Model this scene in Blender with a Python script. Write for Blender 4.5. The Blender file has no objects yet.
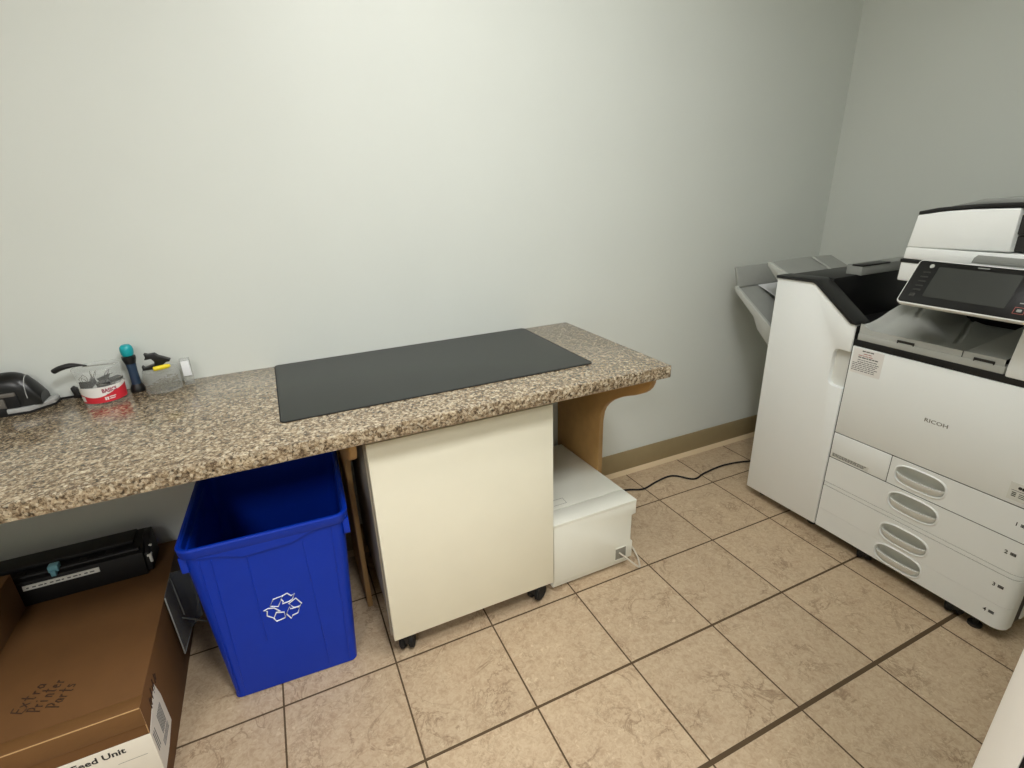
import bpy, bmesh, math, random
from mathutils import Vector, Matrix
random.seed(7)
SC = bpy.context.scene
COL = SC.collection

# ---------------------------------------------------------------- camera, world, lights, exposure
cam = bpy.data.cameras.new('camera')
cam_ob = bpy.data.objects.new('camera', cam)
COL.objects.link(cam_ob)
RIGHT = Vector((0.90604853, -0.42199381, -0.03157996))
DOWN = Vector((-0.1778506, -0.31201466, -0.93328239))
FWD = Vector((0.38398598, 0.85121565, -0.35775227))
m3 = Matrix((RIGHT, -DOWN, -FWD)).transposed()
cam_ob.matrix_world = Matrix.Translation((0.1776, -1.7362, 1.2883)) @ m3.to_4x4()
cam.sensor_width = 36.0
cam.lens = 515.72 / 1024 * 36
cam.clip_start = 0.02
SC.camera = cam_ob

world = bpy.data.worlds.new('world')
SC.world = world
world.use_nodes = True
world.node_tree.nodes['Background'].inputs[0].default_value = (0.9, 0.95, 1.0, 1)
world.node_tree.nodes['Background'].inputs[1].default_value = 0.05

LAMPS = [((0.90, -1.10, 2.425), (0.6, 0.6), 12.0), ((0.50, -1.85, 2.425), (0.4, 0.4), 32.0), ((-1.0, -3.0, 2.425), (0.6, 0.6), 32.0)]  # third lamp is an added fill that brightens the jamb and copier front
for loc, sz, watts in LAMPS:
    ld = bpy.data.lights.new('ceiling_lamp', 'AREA')
    ld.shape = 'RECTANGLE'
    ld.size, ld.size_y = sz
    ld.energy = watts
    ld.color = (1.0, 1.0, 1.0)
    lo = bpy.data.objects.new('ceiling_lamp', ld)
    lo.location = loc
    COL.objects.link(lo)

SC.view_settings.view_transform = 'Standard'
SC.view_settings.look = 'None'
SC.view_settings.gamma = 1.0
SC.view_settings.use_curve_mapping = False
SC.view_settings.exposure = 0.0
SC.cycles.use_denoising = True
SC.cycles.max_bounces = 10
SC.cycles.diffuse_bounces = 6
SC.cycles.transparent_max_bounces = 16

# ---------------------------------------------------------------- materials
def lin(c):
    return tuple(((v / 255) / 12.92 if v / 255 <= .04045 else ((v / 255 + .055) / 1.055) ** 2.4) for v in c)

def new_mat(name):
    m = bpy.data.materials.new(name)
    m.use_nodes = True
    return m, m.node_tree, m.node_tree.nodes['Principled BSDF']

def mat(name, rgb, rough=.5, metal=0., noise=0., scale=40., bump=0., trans=0., ior=1.45, spec=.5, alpha=1., emit=None):
    m, nt, b = new_mat(name)
    c = lin(rgb)
    b.inputs['Base Color'].default_value = (*c, 1)
    b.inputs['Roughness'].default_value = rough
    b.inputs['Metallic'].default_value = metal
    b.inputs['Transmission Weight'].default_value = trans
    b.inputs['IOR'].default_value = ior
    b.inputs['Specular IOR Level'].default_value = spec
    b.inputs['Alpha'].default_value = alpha
    if emit:
        b.inputs['Emission Color'].default_value = (1, .97, .92, 1)
        b.inputs['Emission Strength'].default_value = emit
    if noise or bump:
        tc = nt.nodes.new('ShaderNodeTexCoord')
        nz = nt.nodes.new('ShaderNodeTexNoise')
        nz.inputs['Scale'].default_value = scale
        nz.inputs['Detail'].default_value = 5
        nt.links.new(tc.outputs['Object'], nz.inputs['Vector'])
        if noise:
            r = nt.nodes.new('ShaderNodeValToRGB')
            r.color_ramp.elements[0].position = .3
            r.color_ramp.elements[1].position = .7
            r.color_ramp.elements[0].color = (*[v * (1 - noise) for v in c], 1)
            r.color_ramp.elements[1].color = (*[min(1, v * (1 + noise)) for v in c], 1)
            nt.links.new(nz.outputs['Fac'], r.inputs['Fac'])
            nt.links.new(r.outputs['Color'], b.inputs['Base Color'])
        if bump:
            bp = nt.nodes.new('ShaderNodeBump')
            bp.inputs['Strength'].default_value = bump
            bp.inputs['Distance'].default_value = .002
            nt.links.new(nz.outputs['Fac'], bp.inputs['Height'])
            nt.links.new(bp.outputs['Normal'], b.inputs['Normal'])
    return m

def ramp(nt, stops, interp='LINEAR'):
    r = nt.nodes.new('ShaderNodeValToRGB')
    r.color_ramp.interpolation = interp
    el = r.color_ramp.elements
    while len(el) < len(stops):
        el.new(.5)
    for e, (p, c) in zip(el, stops):
        e.position = p
        e.color = (*lin(c), 1) if not isinstance(c, float) else (c, c, c, 1)
    return r

def mth(nt, op, a, b=None, c=None):
    n = nt.nodes.new('ShaderNodeMath')
    n.operation = op
    for i, v in enumerate((a, b, c)):
        if v is None:
            continue
        if isinstance(v, (int, float)):
            n.inputs[i].default_value = v
        else:
            nt.links.new(v, n.inputs[i])
    return n.outputs[0]

def mixc(nt, fac, a, b, mode='MIX'):
    n = nt.nodes.new('ShaderNodeMix')
    n.data_type = 'RGBA'
    n.blend_type = mode
    for s, v in ((n.inputs[0], fac), (n.inputs[6], a), (n.inputs[7], b)):
        if isinstance(v, (int, float)):
            s.default_value = v
        elif isinstance(v, tuple):
            s.default_value = (*v, 1)
        else:
            nt.links.new(v, s)
    return n.outputs[2]

def noise(nt, vec, scale, detail=4, dist=0., rough=.5):
    n = nt.nodes.new('ShaderNodeTexNoise')
    n.inputs['Scale'].default_value = scale
    n.inputs['Detail'].default_value = detail
    n.inputs['Distortion'].default_value = dist
    n.inputs['Roughness'].default_value = rough
    nt.links.new(vec, n.inputs['Vector'])
    return n.outputs['Fac']

TILE, ROW0 = .305, -.56578            # tile pitch; y of the grout line that runs along the cabinet front

def floor_mat():
    m, nt, b = new_mat('floor_tile')
    geo = nt.nodes.new('ShaderNodeNewGeometry')
    sep = nt.nodes.new('ShaderNodeSeparateXYZ')
    nt.links.new(geo.outputs['Position'], sep.inputs[0])
    u = mth(nt, 'DIVIDE', sep.outputs[0], TILE)
    v = mth(nt, 'DIVIDE', mth(nt, 'SUBTRACT', sep.outputs[1], ROW0), TILE)
    du = mth(nt, 'MULTIPLY', mth(nt, 'PINGPONG', u, .5), TILE)
    dv = mth(nt, 'MULTIPLY', mth(nt, 'PINGPONG', v, .5), TILE)
    # the joint two rows out from the cabinet is wider than the others
    row = mth(nt, 'ROUND', v)
    wide = mth(nt, 'COMPARE', row, -2.0, .1)
    near = mth(nt, 'COMPARE', row, -1.0, .1)
    hw = mth(nt, 'MULTIPLY_ADD', wide, .0032, mth(nt, 'MULTIPLY_ADD', near, .0009, .0028))
    gu = mth(nt, 'LESS_THAN', du, .0024)
    gv = mth(nt, 'LESS_THAN', dv, hw)
    g = mth(nt, 'MAXIMUM', gu, gv)
    comb = nt.nodes.new('ShaderNodeCombineXYZ')
    nt.links.new(mth(nt, 'FLOOR', u), comb.inputs[0])
    nt.links.new(mth(nt, 'FLOOR', v), comb.inputs[1])
    wn = nt.nodes.new('ShaderNodeTexWhiteNoise')
    wn.noise_dimensions = '3D'
    nt.links.new(comb.outputs[0], wn.inputs['Vector'])
    off = nt.nodes.new('ShaderNodeVectorMath')
    off.operation = 'MULTIPLY_ADD'
    nt.links.new(wn.outputs['Color'], off.inputs[0])
    off.inputs[1].default_value = (7, 7, 7)
    nt.links.new(geo.outputs['Position'], off.inputs[2])
    P = off.outputs[0]
    base = ramp(nt, [(.25, (176, 150, 121)), (.5, (188, 165, 135)), (.78, (199, 178, 148))])
    nt.links.new(noise(nt, P, 16, 6, .6, .65), base.inputs['Fac'])
    fine = ramp(nt, [(.36, (159, 134, 107)), (.52, (190, 169, 141)), (.7, (205, 189, 161))])
    nt.links.new(noise(nt, P, 75, 5, 1.0, .7), fine.inputs['Fac'])
    c = mixc(nt, .5, base.outputs[0], fine.outputs[0])
    # thin dark veins where a distorted noise crosses its middle value
    vn = mth(nt, 'ABSOLUTE', mth(nt, 'SUBTRACT', noise(nt, P, 8.5, 7, 1.2, .62), .5))
    vm = ramp(nt, [(.0, 1.0), (.008, .75), (.02, 0.0)])
    nt.links.new(vn, vm.inputs['Fac'])
    patch = ramp(nt, [(.46, 0.0), (.58, 1.0)])
    nt.links.new(noise(nt, P, 7, 3), patch.inputs['Fac'])
    vf = mth(nt, 'MULTIPLY', mth(nt, 'MULTIPLY', vm.outputs[0], patch.outputs[0]), .62)
    c = mixc(nt, vf, c, lin((118, 91, 66)))
    vn2 = mth(nt, 'ABSOLUTE', mth(nt, 'SUBTRACT', noise(nt, P, 24, 6, 1.5, .65), .5))
    vm2 = ramp(nt, [(.0, 1.0), (.012, .6), (.03, 0.0)])
    nt.links.new(vn2, vm2.inputs['Fac'])
    patch2 = ramp(nt, [(.48, 0.0), (.62, 1.0)])
    nt.links.new(noise(nt, P, 11, 3), patch2.inputs['Fac'])
    c = mixc(nt, mth(nt, 'MULTIPLY', mth(nt, 'MULTIPLY', vm2.outputs[0], patch2.outputs[0]), .45), c, lin((120, 96, 70)))
    lt = ramp(nt, [(.60, 0.0), (.70, 1.0)])
    nt.links.new(noise(nt, P, 60, 4, .6, .7), lt.inputs['Fac'])
    c = mixc(nt, mth(nt, 'MULTIPLY', lt.outputs[0], .55), c, lin((222, 204, 172)))
    tone = mth(nt, 'MULTIPLY_ADD', wn.outputs['Value'], .10, .93)
    tn = nt.nodes.new('ShaderNodeCombineXYZ')
    for i in range(3):
        nt.links.new(tone, tn.inputs[i])
    c = mixc(nt, 1.0, c, tn.outputs[0], 'MULTIPLY')
    c = mixc(nt, g, c, lin((80, 62, 38)))
    nt.links.new(c, b.inputs['Base Color'])
    nt.links.new(mth(nt, 'MULTIPLY_ADD', g, .4, .42), b.inputs['Roughness'])
    bp = nt.nodes.new('ShaderNodeBump')
    bp.inputs['Strength'].default_value = .6
    bp.inputs['Distance'].default_value = .002
    h = mth(nt, 'SUBTRACT', mth(nt, 'MULTIPLY', noise(nt, P, 30, 3), .15), g)
    nt.links.new(h, bp.inputs['Height'])
    nt.links.new(bp.outputs['Normal'], b.inputs['Normal'])
    return m

def granite_mat():
    m, nt, b = new_mat('granite_laminate')
    tc = nt.nodes.new('ShaderNodeTexCoord')
    P = tc.outputs['Object']
    r1 = ramp(nt, [(.34, (32, 24, 16)), (.42, (82, 66, 48)), (.49, (134, 115, 91)), (.56, (174, 156, 128)), (.64, (210, 197, 170))])
    nt.links.new(noise(nt, P, 105, 5, .8, .7), r1.inputs['Fac'])
    vo = nt.nodes.new('ShaderNodeTexVoronoi')
    vo.inputs['Scale'].default_value = 170
    nt.links.new(P, vo.inputs['Vector'])
    bw = nt.nodes.new('ShaderNodeRGBToBW')
    nt.links.new(vo.outputs['Color'], bw.inputs[0])
    r2 = ramp(nt, [(.2, (32, 24, 17)), (.36, (98, 80, 60)), (.6, (154, 135, 107)), (.85, (220, 210, 186))])
    nt.links.new(bw.outputs[0], r2.inputs['Fac'])
    c = mixc(nt, .42, r1.outputs[0], r2.outputs[0])
    sp = ramp(nt, [(.60, 0.0), (.66, 1.0)])
    nt.links.new(noise(nt, P, 150, 3, .5), sp.inputs['Fac'])
    c = mixc(nt, mth(nt, 'MULTIPLY', sp.outputs[0], .7), c, lin((26, 18, 12)))
    nt.links.new(c, b.inputs['Base Color'])
    b.inputs['Roughness'].default_value = .22
    b.inputs['Coat Weight'].default_value = .35
    b.inputs['Coat Roughness'].default_value = .12
    bp = nt.nodes.new('ShaderNodeBump')
    bp.inputs['Strength'].default_value = .10
    bp.inputs['Distance'].default_value = .001
    nt.links.new(noise(nt, P, 260, 2), bp.inputs['Height'])
    nt.links.new(bp.outputs['Normal'], b.inputs['Normal'])
    return m

M = dict(
    wall=mat('wall_paint', (210, 214, 208), .45, noise=.015, scale=3, bump=.06),
    ceiling=mat('ceiling_tile', (214, 214, 208), .9, noise=.03, scale=90),
    floor=floor_mat(), granite=granite_mat(),
    base=mat('rubber_baseboard', (150, 134, 100), .55, noise=.03, scale=30),
    caulk=mat('baseboard_toe', (206, 184, 150), .6),
    board=mat('brown_fibreboard', (196, 154, 96), .55, noise=.06, scale=25),
    board_edge=mat('pale_board_edge', (168, 134, 88), .6, noise=.05, scale=60),
    mat=mat('mat_black', (46, 49, 46), .42, noise=.04, scale=500, bump=.15),
    mat_edge=mat('mat_stitching', (24, 24, 24), .8, noise=.2, scale=600),
    cream=mat('cream_laminate', (238, 234, 214), .42, noise=.012, scale=10),
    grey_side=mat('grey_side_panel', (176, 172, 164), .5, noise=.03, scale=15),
    edge_grey=mat('edge_band_grey', (140, 134, 122), .4),
    black=mat('black_plastic', (22, 22, 22), .42, noise=.06, scale=80),
    drum_black=mat('drum_black', (11, 11, 12), .55, noise=.05, scale=80),
    black_gloss=mat('gloss_black', (14, 14, 14), .30),
    rubber=mat('black_rubber', (16, 16, 16), .75, noise=.1, scale=60),
    dark=mat('dark_grey_plastic', (46, 45, 42), .5, noise=.04, scale=60),
    ink=mat('black_ink', (38, 36, 34), .7),
    soft_ink=mat('grey_ink', (128, 126, 118), .7),
    red_ink=mat('red_ink', (170, 92, 82), .7),
    marker=mat('marker_ink', (58, 36, 20), .8),
    white=mat('copier_white', (240, 243, 241), .40, noise=.008, scale=8),
    handle_grey=mat('handle_grey', (222, 223, 217), .32),
    tray=mat('tray_grey', (146, 148, 143), .42, noise=.02, scale=30),
    bay_grey=mat('bay_grey', (178, 180, 175), .36, noise=.02, scale=30),
    tray_light=mat('tray_grey_light', (176, 178, 172), .38, noise=.02, scale=30),
    silver=mat('silver_trim', (228, 229, 225), .25),
    screen=mat('screen_glass', (58, 60, 57), .22),
    printer=mat('printer_white', (232, 232, 220), .45, noise=.01, scale=9),
    printer_dark=mat('socket_grey', (136, 134, 124), .6),
    beige_cord=mat('pale_cord', (196, 188, 172), .5),
    blue=mat('blue_plastic', (2, 50, 172), .42, spec=.35, noise=.03, scale=14),
    mark=mat('white_print', (232, 236, 242), .5),
    card=mat('corrugated_card', (104, 70, 34), .8, noise=.05, scale=18, bump=.1),
    card_dark=mat('card_tape', (112, 78, 42), .55, noise=.04, scale=14),
    card_pale=mat('worn_card_edge', (186, 150, 104), .8),
    label=mat('label_paper', (226, 220, 206), .6, noise=.015, scale=30),
    bar=mat('barcode_grey', (96, 98, 96), .7),
    strip=mat('strip_label', (218, 218, 210), .6),
    cyan=mat('cyan_lever', (112, 164, 176), .45),
    metal=mat('bright_metal', (190, 190, 186), .25, metal=.9),
    punch_silver=mat('punch_silver', (176, 177, 176), .25, metal=.35),
    punch_grey=mat('punch_grey', (98, 94, 88), .4),
    clear=mat('clear_plastic', (226, 230, 228), .06, alpha=.16),
    film=mat('frosted_plastic', (196, 198, 192), .25, alpha=.24),
    smoke=mat('smoky_plastic', (120, 126, 124), .18, alpha=.45),
    red=mat('red_label', (206, 44, 58), .45),
    white_label=mat('white_label', (232, 230, 226), .5),
    crimson=mat('crimson_letters', (150, 38, 70), .6),
    teal=mat('teal_cap', (20, 156, 164), .35),
    navy=mat('navy_bottle', (44, 62, 84), .12),
    yellow=mat('yellow_plastic', (232, 208, 36), .4),
    paper=mat('paper_white', (226, 228, 230), .7),
    jamb=mat('jamb_paint', (246, 244, 238), .4, noise=.01, scale=10),
    lamp=mat('lamp_diffuser', (250, 250, 245), .5, emit=6.0),
    steel=mat('pin_steel', (112, 104, 84), .4, metal=.2),
)

# ---------------------------------------------------------------- mesh helpers
WM = {}

def merge(dst, src):
    me = bpy.data.meshes.new('tmp')
    src.to_mesh(me)
    src.free()
    dst.from_mesh(me)
    bpy.data.meshes.remove(me)

class MB:
    """collects shapes into one mesh; every shape takes a material slot index"""
    def __init__(self, T=None):
        self.bm = bmesh.new()
        self.T = T

    def add(self, bm, slot=0, T=None):
        for f in bm.faces:
            f.material_index = slot
        if T is not None:
            bm.transform(T)
        if self.T is not None:
            bm.transform(self.T)
        merge(self.bm, bm)
        return self

    def _bevel(self, bm, w, seg=2):
        if w > 0:
            ed = [e for e in bm.edges if len(e.link_faces) == 2 and e.calc_face_angle(0) > .5]
            bmesh.ops.bevel(bm, geom=ed, offset=w, segments=seg, profile=.5, affect='EDGES', clamp_overlap=True)

    def box(self, x0, x1, y0, y1, z0, z1, bev=.0015, slot=0, seg=2, T=None):
        bm = bmesh.new()
        bmesh.ops.create_cube(bm, size=1)
        for v in bm.verts:
            v.co = Vector((x0 if v.co.x < 0 else x1, y0 if v.co.y < 0 else y1, z0 if v.co.z < 0 else z1))
        if x0 > x1 or y0 > y1 or z0 > z1:
            bmesh.ops.recalc_face_normals(bm, faces=bm.faces)
        self._bevel(bm, bev, seg)
        return self.add(bm, slot, T)

    def prism(self, pts, axis, a, b, bev=.001, slot=0, seg=2, T=None):
        """pts are the two remaining coordinates in x,y,z order; extruded along axis from a to b"""
        bm = bmesh.new()
        def P(p, t):
            return {'x': (t, p[0], p[1]), 'y': (p[0], t, p[1]), 'z': (p[0], p[1], t)}[axis]
        A = [bm.verts.new(P(p, a)) for p in pts]
        B = [bm.verts.new(P(p, b)) for p in pts]
        n = len(pts)
        bm.faces.new(A)
        bm.faces.new(B[::-1])
        for i in range(n):
            bm.faces.new((A[i], B[i], B[(i + 1) % n], A[(i + 1) % n]))
        bmesh.ops.recalc_face_normals(bm, faces=bm.faces)
        self._bevel(bm, bev, seg)
        return self.add(bm, slot, T)

    def tube(self, pts, r, n=10, slot=0, closed=False, T=None, flat=1.0):
        bm = bmesh.new()
        pts = [Vector(p) for p in pts]
        N = len(pts)
        rings = []
        up = Vector((0, 0, 1))
        for i, p in enumerate(pts):
            if closed:
                d = (pts[(i + 1) % N] - pts[i - 1])
            else:
                d = pts[min(i + 1, N - 1)] - pts[max(i - 1, 0)]
            d.normalize()
            a = up if abs(d.z) < .95 else Vector((1, 0, 0))
            s = d.cross(a).normalized()
            t = s.cross(d).normalized()
            rr = r[i] if isinstance(r, (list, tuple)) else r
            rings.append([bm.verts.new(p + s * math.cos(2 * math.pi * k / n) * rr + t * math.sin(2 * math.pi * k / n) * rr * flat) for k in range(n)])
        for i in range(N if closed else N - 1):
            A, B = rings[i], rings[(i + 1) % N]
            for k in range(n):
                bm.faces.new((A[k], A[(k + 1) % n], B[(k + 1) % n], B[k]))
        if not closed:
            bm.faces.new(rings[0][::-1])
            bm.faces.new(rings[-1])
        bmesh.ops.recalc_face_normals(bm, faces=bm.faces)
        return self.add(bm, slot, T)

    def lathe(self, prof, c=(0, 0, 0), n=40, slot=0, T=None, close=True):
        bm = bmesh.new()
        rings = []
        for r, z in prof:
            if r < 1e-6:
                rings.append([bm.verts.new((c[0], c[1], c[2] + z))])
            else:
                rings.append([bm.verts.new((c[0] + r * math.cos(2 * math.pi * k / n), c[1] + r * math.sin(2 * math.pi * k / n), c[2] + z)) for k in range(n)])
        for A, B in zip(rings, rings[1:]):
            for k in range(n):
                k2 = (k + 1) % n
                if len(A) == 1 and len(B) == 1:
                    continue
                if len(A) == 1:
                    bm.faces.new((A[0], B[k], B[k2]))
                elif len(B) == 1:
                    bm.faces.new((A[k], B[0], A[k2]))
                else:
                    bm.faces.new((A[k], B[k], B[k2], A[k2]))
        bmesh.ops.recalc_face_normals(bm, faces=bm.faces)
        return self.add(bm, slot, T)

    def grid(self, fn, nu, nv, slot=0, T=None, thick=0.):
        bm = bmesh.new()
        V = [[bm.verts.new(fn(i / nu, j / nv)) for j in range(nv + 1)] for i in range(nu + 1)]
        for i in range(nu):
            for j in range(nv):
                bm.faces.new((V[i][j], V[i + 1][j], V[i + 1][j + 1], V[i][j + 1]))
        bmesh.ops.recalc_face_normals(bm, faces=bm.faces)
        if thick:
            bmesh.ops.solidify(bm, geom=list(bm.faces), thickness=thick)
        return self.add(bm, slot, T)

    def loft(self, loops, slot=0, caps=(True, True), T=None):
        bm = bmesh.new()
        R = [[bm.verts.new(p) for p in L] for L in loops]
        n = len(R[0])
        for A, B in zip(R, R[1:]):
            for k in range(n):
                bm.faces.new((A[k], A[(k + 1) % n], B[(k + 1) % n], B[k]))
        if caps[0]:
            bm.faces.new(R[0][::-1])
        if caps[1]:
            bm.faces.new(R[-1])
        bmesh.ops.recalc_face_normals(bm, faces=bm.faces)
        return self.add(bm, slot, T)

    def build(self, name, mats, parent=None, loc=(0, 0, 0), local=False, smooth=True, W=None):
        """vertices are world coordinates unless local; loc is the origin of a top-level mesh"""
        me = bpy.data.meshes.new(name)
        if parent is not None:
            W = WM[parent.name]
        elif W is None:
            W = Matrix.Translation(loc)
        if not local:
            self.bm.transform(W.inverted())
        self.bm.to_mesh(me)
        self.bm.free()
        for m in (mats if isinstance(mats, (list, tuple)) else [mats]):
            me.materials.append(M[m] if isinstance(m, str) else m)
        if smooth:
            me.shade_smooth()
            me.set_sharp_from_angle(angle=math.radians(32))
        o = bpy.data.objects.new(name, me)
        COL.objects.link(o)
        if parent is not None:
            o.parent = parent
        else:
            o.matrix_world = W
        WM[o.name] = W
        return o

def tag(o, label, cat, group=None, kind=None):
    o['label'] = label
    o['category'] = cat
    if group:
        o['group'] = group
    if kind:
        o['kind'] = kind
    return o

def thing(name, label, cat, loc, rotz=0., group=None):
    o = bpy.data.objects.new(name, None)
    o.empty_display_size = .05
    COL.objects.link(o)
    W = Matrix.Translation(loc) @ Matrix.Rotation(rotz, 4, 'Z')
    o.matrix_world = W
    WM[o.name] = W
    return tag(o, label, cat, group)

def struct(o):
    o['kind'] = 'structure'
    return o

def rrect(w, d, r, n=5, cx=0, cy=0):
    """rounded rectangle outline, counter-clockwise"""
    out = []
    for sx, sy, a0 in ((1, 1, 0), (-1, 1, 90), (-1, -1, 180), (1, -1, 270)):
        for k in range(n + 1):
            a = math.radians(a0 + 90 * k / n)
            out.append((cx + sx * (w / 2 - r) + r * math.cos(a), cy + sy * (d / 2 - r) + r * math.sin(a)))
    return out

def catmull(pts, k=8):
    pts = [Vector(p) for p in pts]
    out = []
    for i in range(len(pts) - 1):
        p0, p1, p2, p3 = pts[max(i - 1, 0)], pts[i], pts[i + 1], pts[min(i + 2, len(pts) - 1)]
        for j in range(k):
            t = j / k
            out.append(.5 * ((2 * p1) + (p2 - p0) * t + (2 * p0 - 5 * p1 + 4 * p2 - p3) * t * t + (3 * p1 - p0 - 3 * p2 + p3) * t ** 3))
    out.append(pts[-1])
    return out

def frame(o, u, v):
    """matrix whose x runs along u, y along v, origin o (for lettering and flat prints)"""
    u, v = Vector(u).normalized(), Vector(v).normalized()
    w = u.cross(v).normalized()
    Mx = Matrix((u, v, w)).transposed().to_4x4()
    return Matrix.Translation(o) @ Mx

def text_bm(s, size, width=None, bold=0., shear=0., depth=.0003):
    cu = bpy.data.curves.new('letters', 'FONT')
    cu.body = s
    cu.size = size
    cu.offset = bold
    cu.shear = shear
    cu.extrude = depth
    cu.resolution_u = 2
    ob = bpy.data.objects.new('letters', cu)
    COL.objects.link(ob)
    dg = bpy.context.evaluated_depsgraph_get()
    me = bpy.data.meshes.new_from_object(ob.evaluated_get(dg))
    bpy.data.objects.remove(ob)
    bpy.data.curves.remove(cu)
    bm = bmesh.new()
    bm.from_mesh(me)
    bpy.data.meshes.remove(me)
    if width:
        xs = [v.co.x for v in bm.verts]
        x0, x1 = min(xs), max(xs)
        for v in bm.verts:
            v.co.x = (v.co.x - x0) / (x1 - x0) * width
    return bm

# ================================================================ THE ROOM
XL, XR, YF, YB, H = -2.6, 2.655, -1.627, -4.6, 2.44
struct(MB().box(XL - .1, XR + .1, YB - .1, .1, -.08, 0, 0).build('floor', 'floor'))
struct(MB().box(XL - .1, XR + .1, YB - .1, .1, H, H + .08, 0).build('ceiling', 'ceiling'))
struct(MB().box(XL - .1, XR + .1, 0, .1, 0, H, 0).build('wall_back', 'wall'))
struct(MB().box(XR, XR + .1, YB, 0, 0, H, 0).build('wall_right', 'wall'))
struct(MB().box(XL - .1, XL, YB, 0, 0, H, 0).build('wall_left', 'wall'))
struct(MB().box(XL - .1, XR + .1, YB - .1, YB, 0, H, 0).build('wall_rear', 'wall'))
wf = MB()
wf.box(.70, XR, YF - .115, YF, 0, H, 0)
wf.box(.655, .70, YF - .115, YF - .0421, 0, H, 0)
struct(wf.build('wall_front', 'wall'))
# the opening the photograph is taken from: white jamb strip with a dark seal behind it
d = MB()
d.box(.654, .70, YF - .0235, YF, 0, H, .0012)
door = struct(d.build('door_1', 'jamb'))
s = MB()
s.box(.6545, .70, YF - .042, YF - .0236, 0, H, .001)
s.build('door_seal', 'rubber', door)
bb = MB()
bb.box(XL, XR, -.006, 0, 0, .114, .002)
bb.prism([(-.024, 0), (-.006, 0), (-.006, .016), (-.014, .012)], 'x', XL, XR - .006, 0, slot=1)
struct(bb.build('baseboard_back', ['base', 'caulk']))
bb = MB()
bb.box(XR - .006, XR, YF, -.006, 0, .114, .002)
bb.prism([(XR - .018, 0), (XR - .006, 0), (XR - .006, .014), (XR - .012, .009)], 'y', YF, -.018, 0, slot=1)
struct(bb.build('baseboard_right', ['base', 'caulk']))
for (loc, sz, watts), lab in zip(LAMPS, ('square ceiling light panel above the counter', 'square ceiling light panel behind the white jamb', 'unseen square fill light panel added at the far left of the room')):
    t = thing('ceiling_light', lab, 'light', (loc[0], loc[1], H))
    f = MB()
    a, b_ = sz[0] / 2 + .03, sz[1] / 2 + .03
    for x0, x1, y0, y1 in ((-a, a, -b_, -b_ + .03), (-a, a, b_ - .03, b_), (-a, -a + .03, -b_ + .03, b_ - .03), (a - .03, a, -b_ + .03, b_ - .03)):
        f.box(loc[0] + x0, loc[0] + x1, loc[1] + y0, loc[1] + y1, H - .022, H, .002)
    f.build('frame', 'white', t)
    MB().box(loc[0] - sz[0] / 2, loc[0] + sz[0] / 2, loc[1] - sz[1] / 2, loc[1] + sz[1] / 2, H - .010, H - .004, 0).build('diffuser', 'lamp', t)

# ================================================================ COUNTER
CT = .777
CXL = -1.35
ct = thing('counter', 'long brown granite-pattern laminate counter fixed along the wall', 'counter', (.4, -.3, 0))
MB().prism([(CXL, -.6185), (1.2015, -.6185), (1.206, -.614), (1.206, -.001), (CXL, -.001)], 'z', CT - .037, CT, .003).build('worktop', 'granite', ct)
BR = [(-.002, 0), (-.309, 0), (-.309, .44), (-.3092, .475), (-.317, .515), (-.329, .538), (-.346, .558), (-.372, .581), (-.402, .600), (-.432, .617),
      (-.466, .633), (-.502, .648), (-.538, .668), (-.554, .680), (-.567, .694), (-.576, .712), (-.581, .7398), (-.002, .7398)]
for x0, x1 in ((1.1672, 1.1845), (.272, .287)):
    k = MB()
    k.prism(BR, 'x', x0, x1, .0008)
    o = k.build('support_bracket', ['board', 'board_edge'], ct)
    for p in o.data.polygons:
        if abs(p.normal.x) < .5:
            p.material_index = 1

# desk mat
mt = thing('desk_mat', 'large dark grey desk mat lying on the counter above the cabinet', 'desk mat', (.575, -.243, CT))
MB().prism(rrect(.878, .479, .012, 5, .574, -.2445), 'z', CT, CT + .003, .0008).build('pad', 'mat', mt)
MB().tube([(x, y, CT + .0016) for x, y in rrect(.880, .481, .012, 5, .574, -.2445)], .0016, 6, closed=True).build('stitched_edge', 'mat_edge', mt)

# ================================================================ ROLLING CABINET
cb = thing('rolling_cabinet', 'cream laminate cabinet on black casters under the counter', 'cabinet', (.573, -.3, 0))
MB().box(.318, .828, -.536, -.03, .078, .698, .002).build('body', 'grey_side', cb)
fp = MB()
fp.box(.311, .8365, -.555, -.537, .069, .7065, .0015)
fp.build('front_panel', 'cream', cb)
ed = MB()
ed.box(.3055, .3175, -.5360, -.520, .074, .70, .001)
ed.build('edge_strip', 'edge_grey', cb)

def caster(name, parent, x, y, ang, r=.026, top=.078):
    R = Matrix.Translation((x, y, 0)) @ Matrix.Rotation(ang, 4, 'Z')
    f = MB(R)
    f.box(-.022, .022, -.019, .019, top - .006, top, .001)
    f.lathe([(0, 0), (.011, 0), (.011, .016), (0, .016)], (0, 0, top - .022), 16)
    f.box(-.012, .026, -.003, .003, r, top - .012, .001)
    f.prism([(-.020, r - .004), (-.018, r + .024), (.0, r + .031), (.020, r + .024), (.024, r + .006)], 'y', -.022, .022, .002, T=None)
    o = f.build(name, 'black', parent)
    for s in (-1, 1):
        wv = MB(R @ Matrix.Translation((.004, s * .0135, r)) @ Matrix.Rotation(math.pi / 2, 4, 'X'))
        wv.lathe([(0, -.009), (r * .8, -.009), (r, -.005), (r, .005), (r * .8, .009), (0, .009)], (0, 0, 0), 28)
        wv.build('wheel', 'rubber', o)
    return o

for x, y, a in ((.352, -.522, 1.25), (.788, -.522, .55), (.352, -.07, 1.0), (.792, -.07, 2.0)):
    caster('caster', cb, x, y, a, .030)

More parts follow.
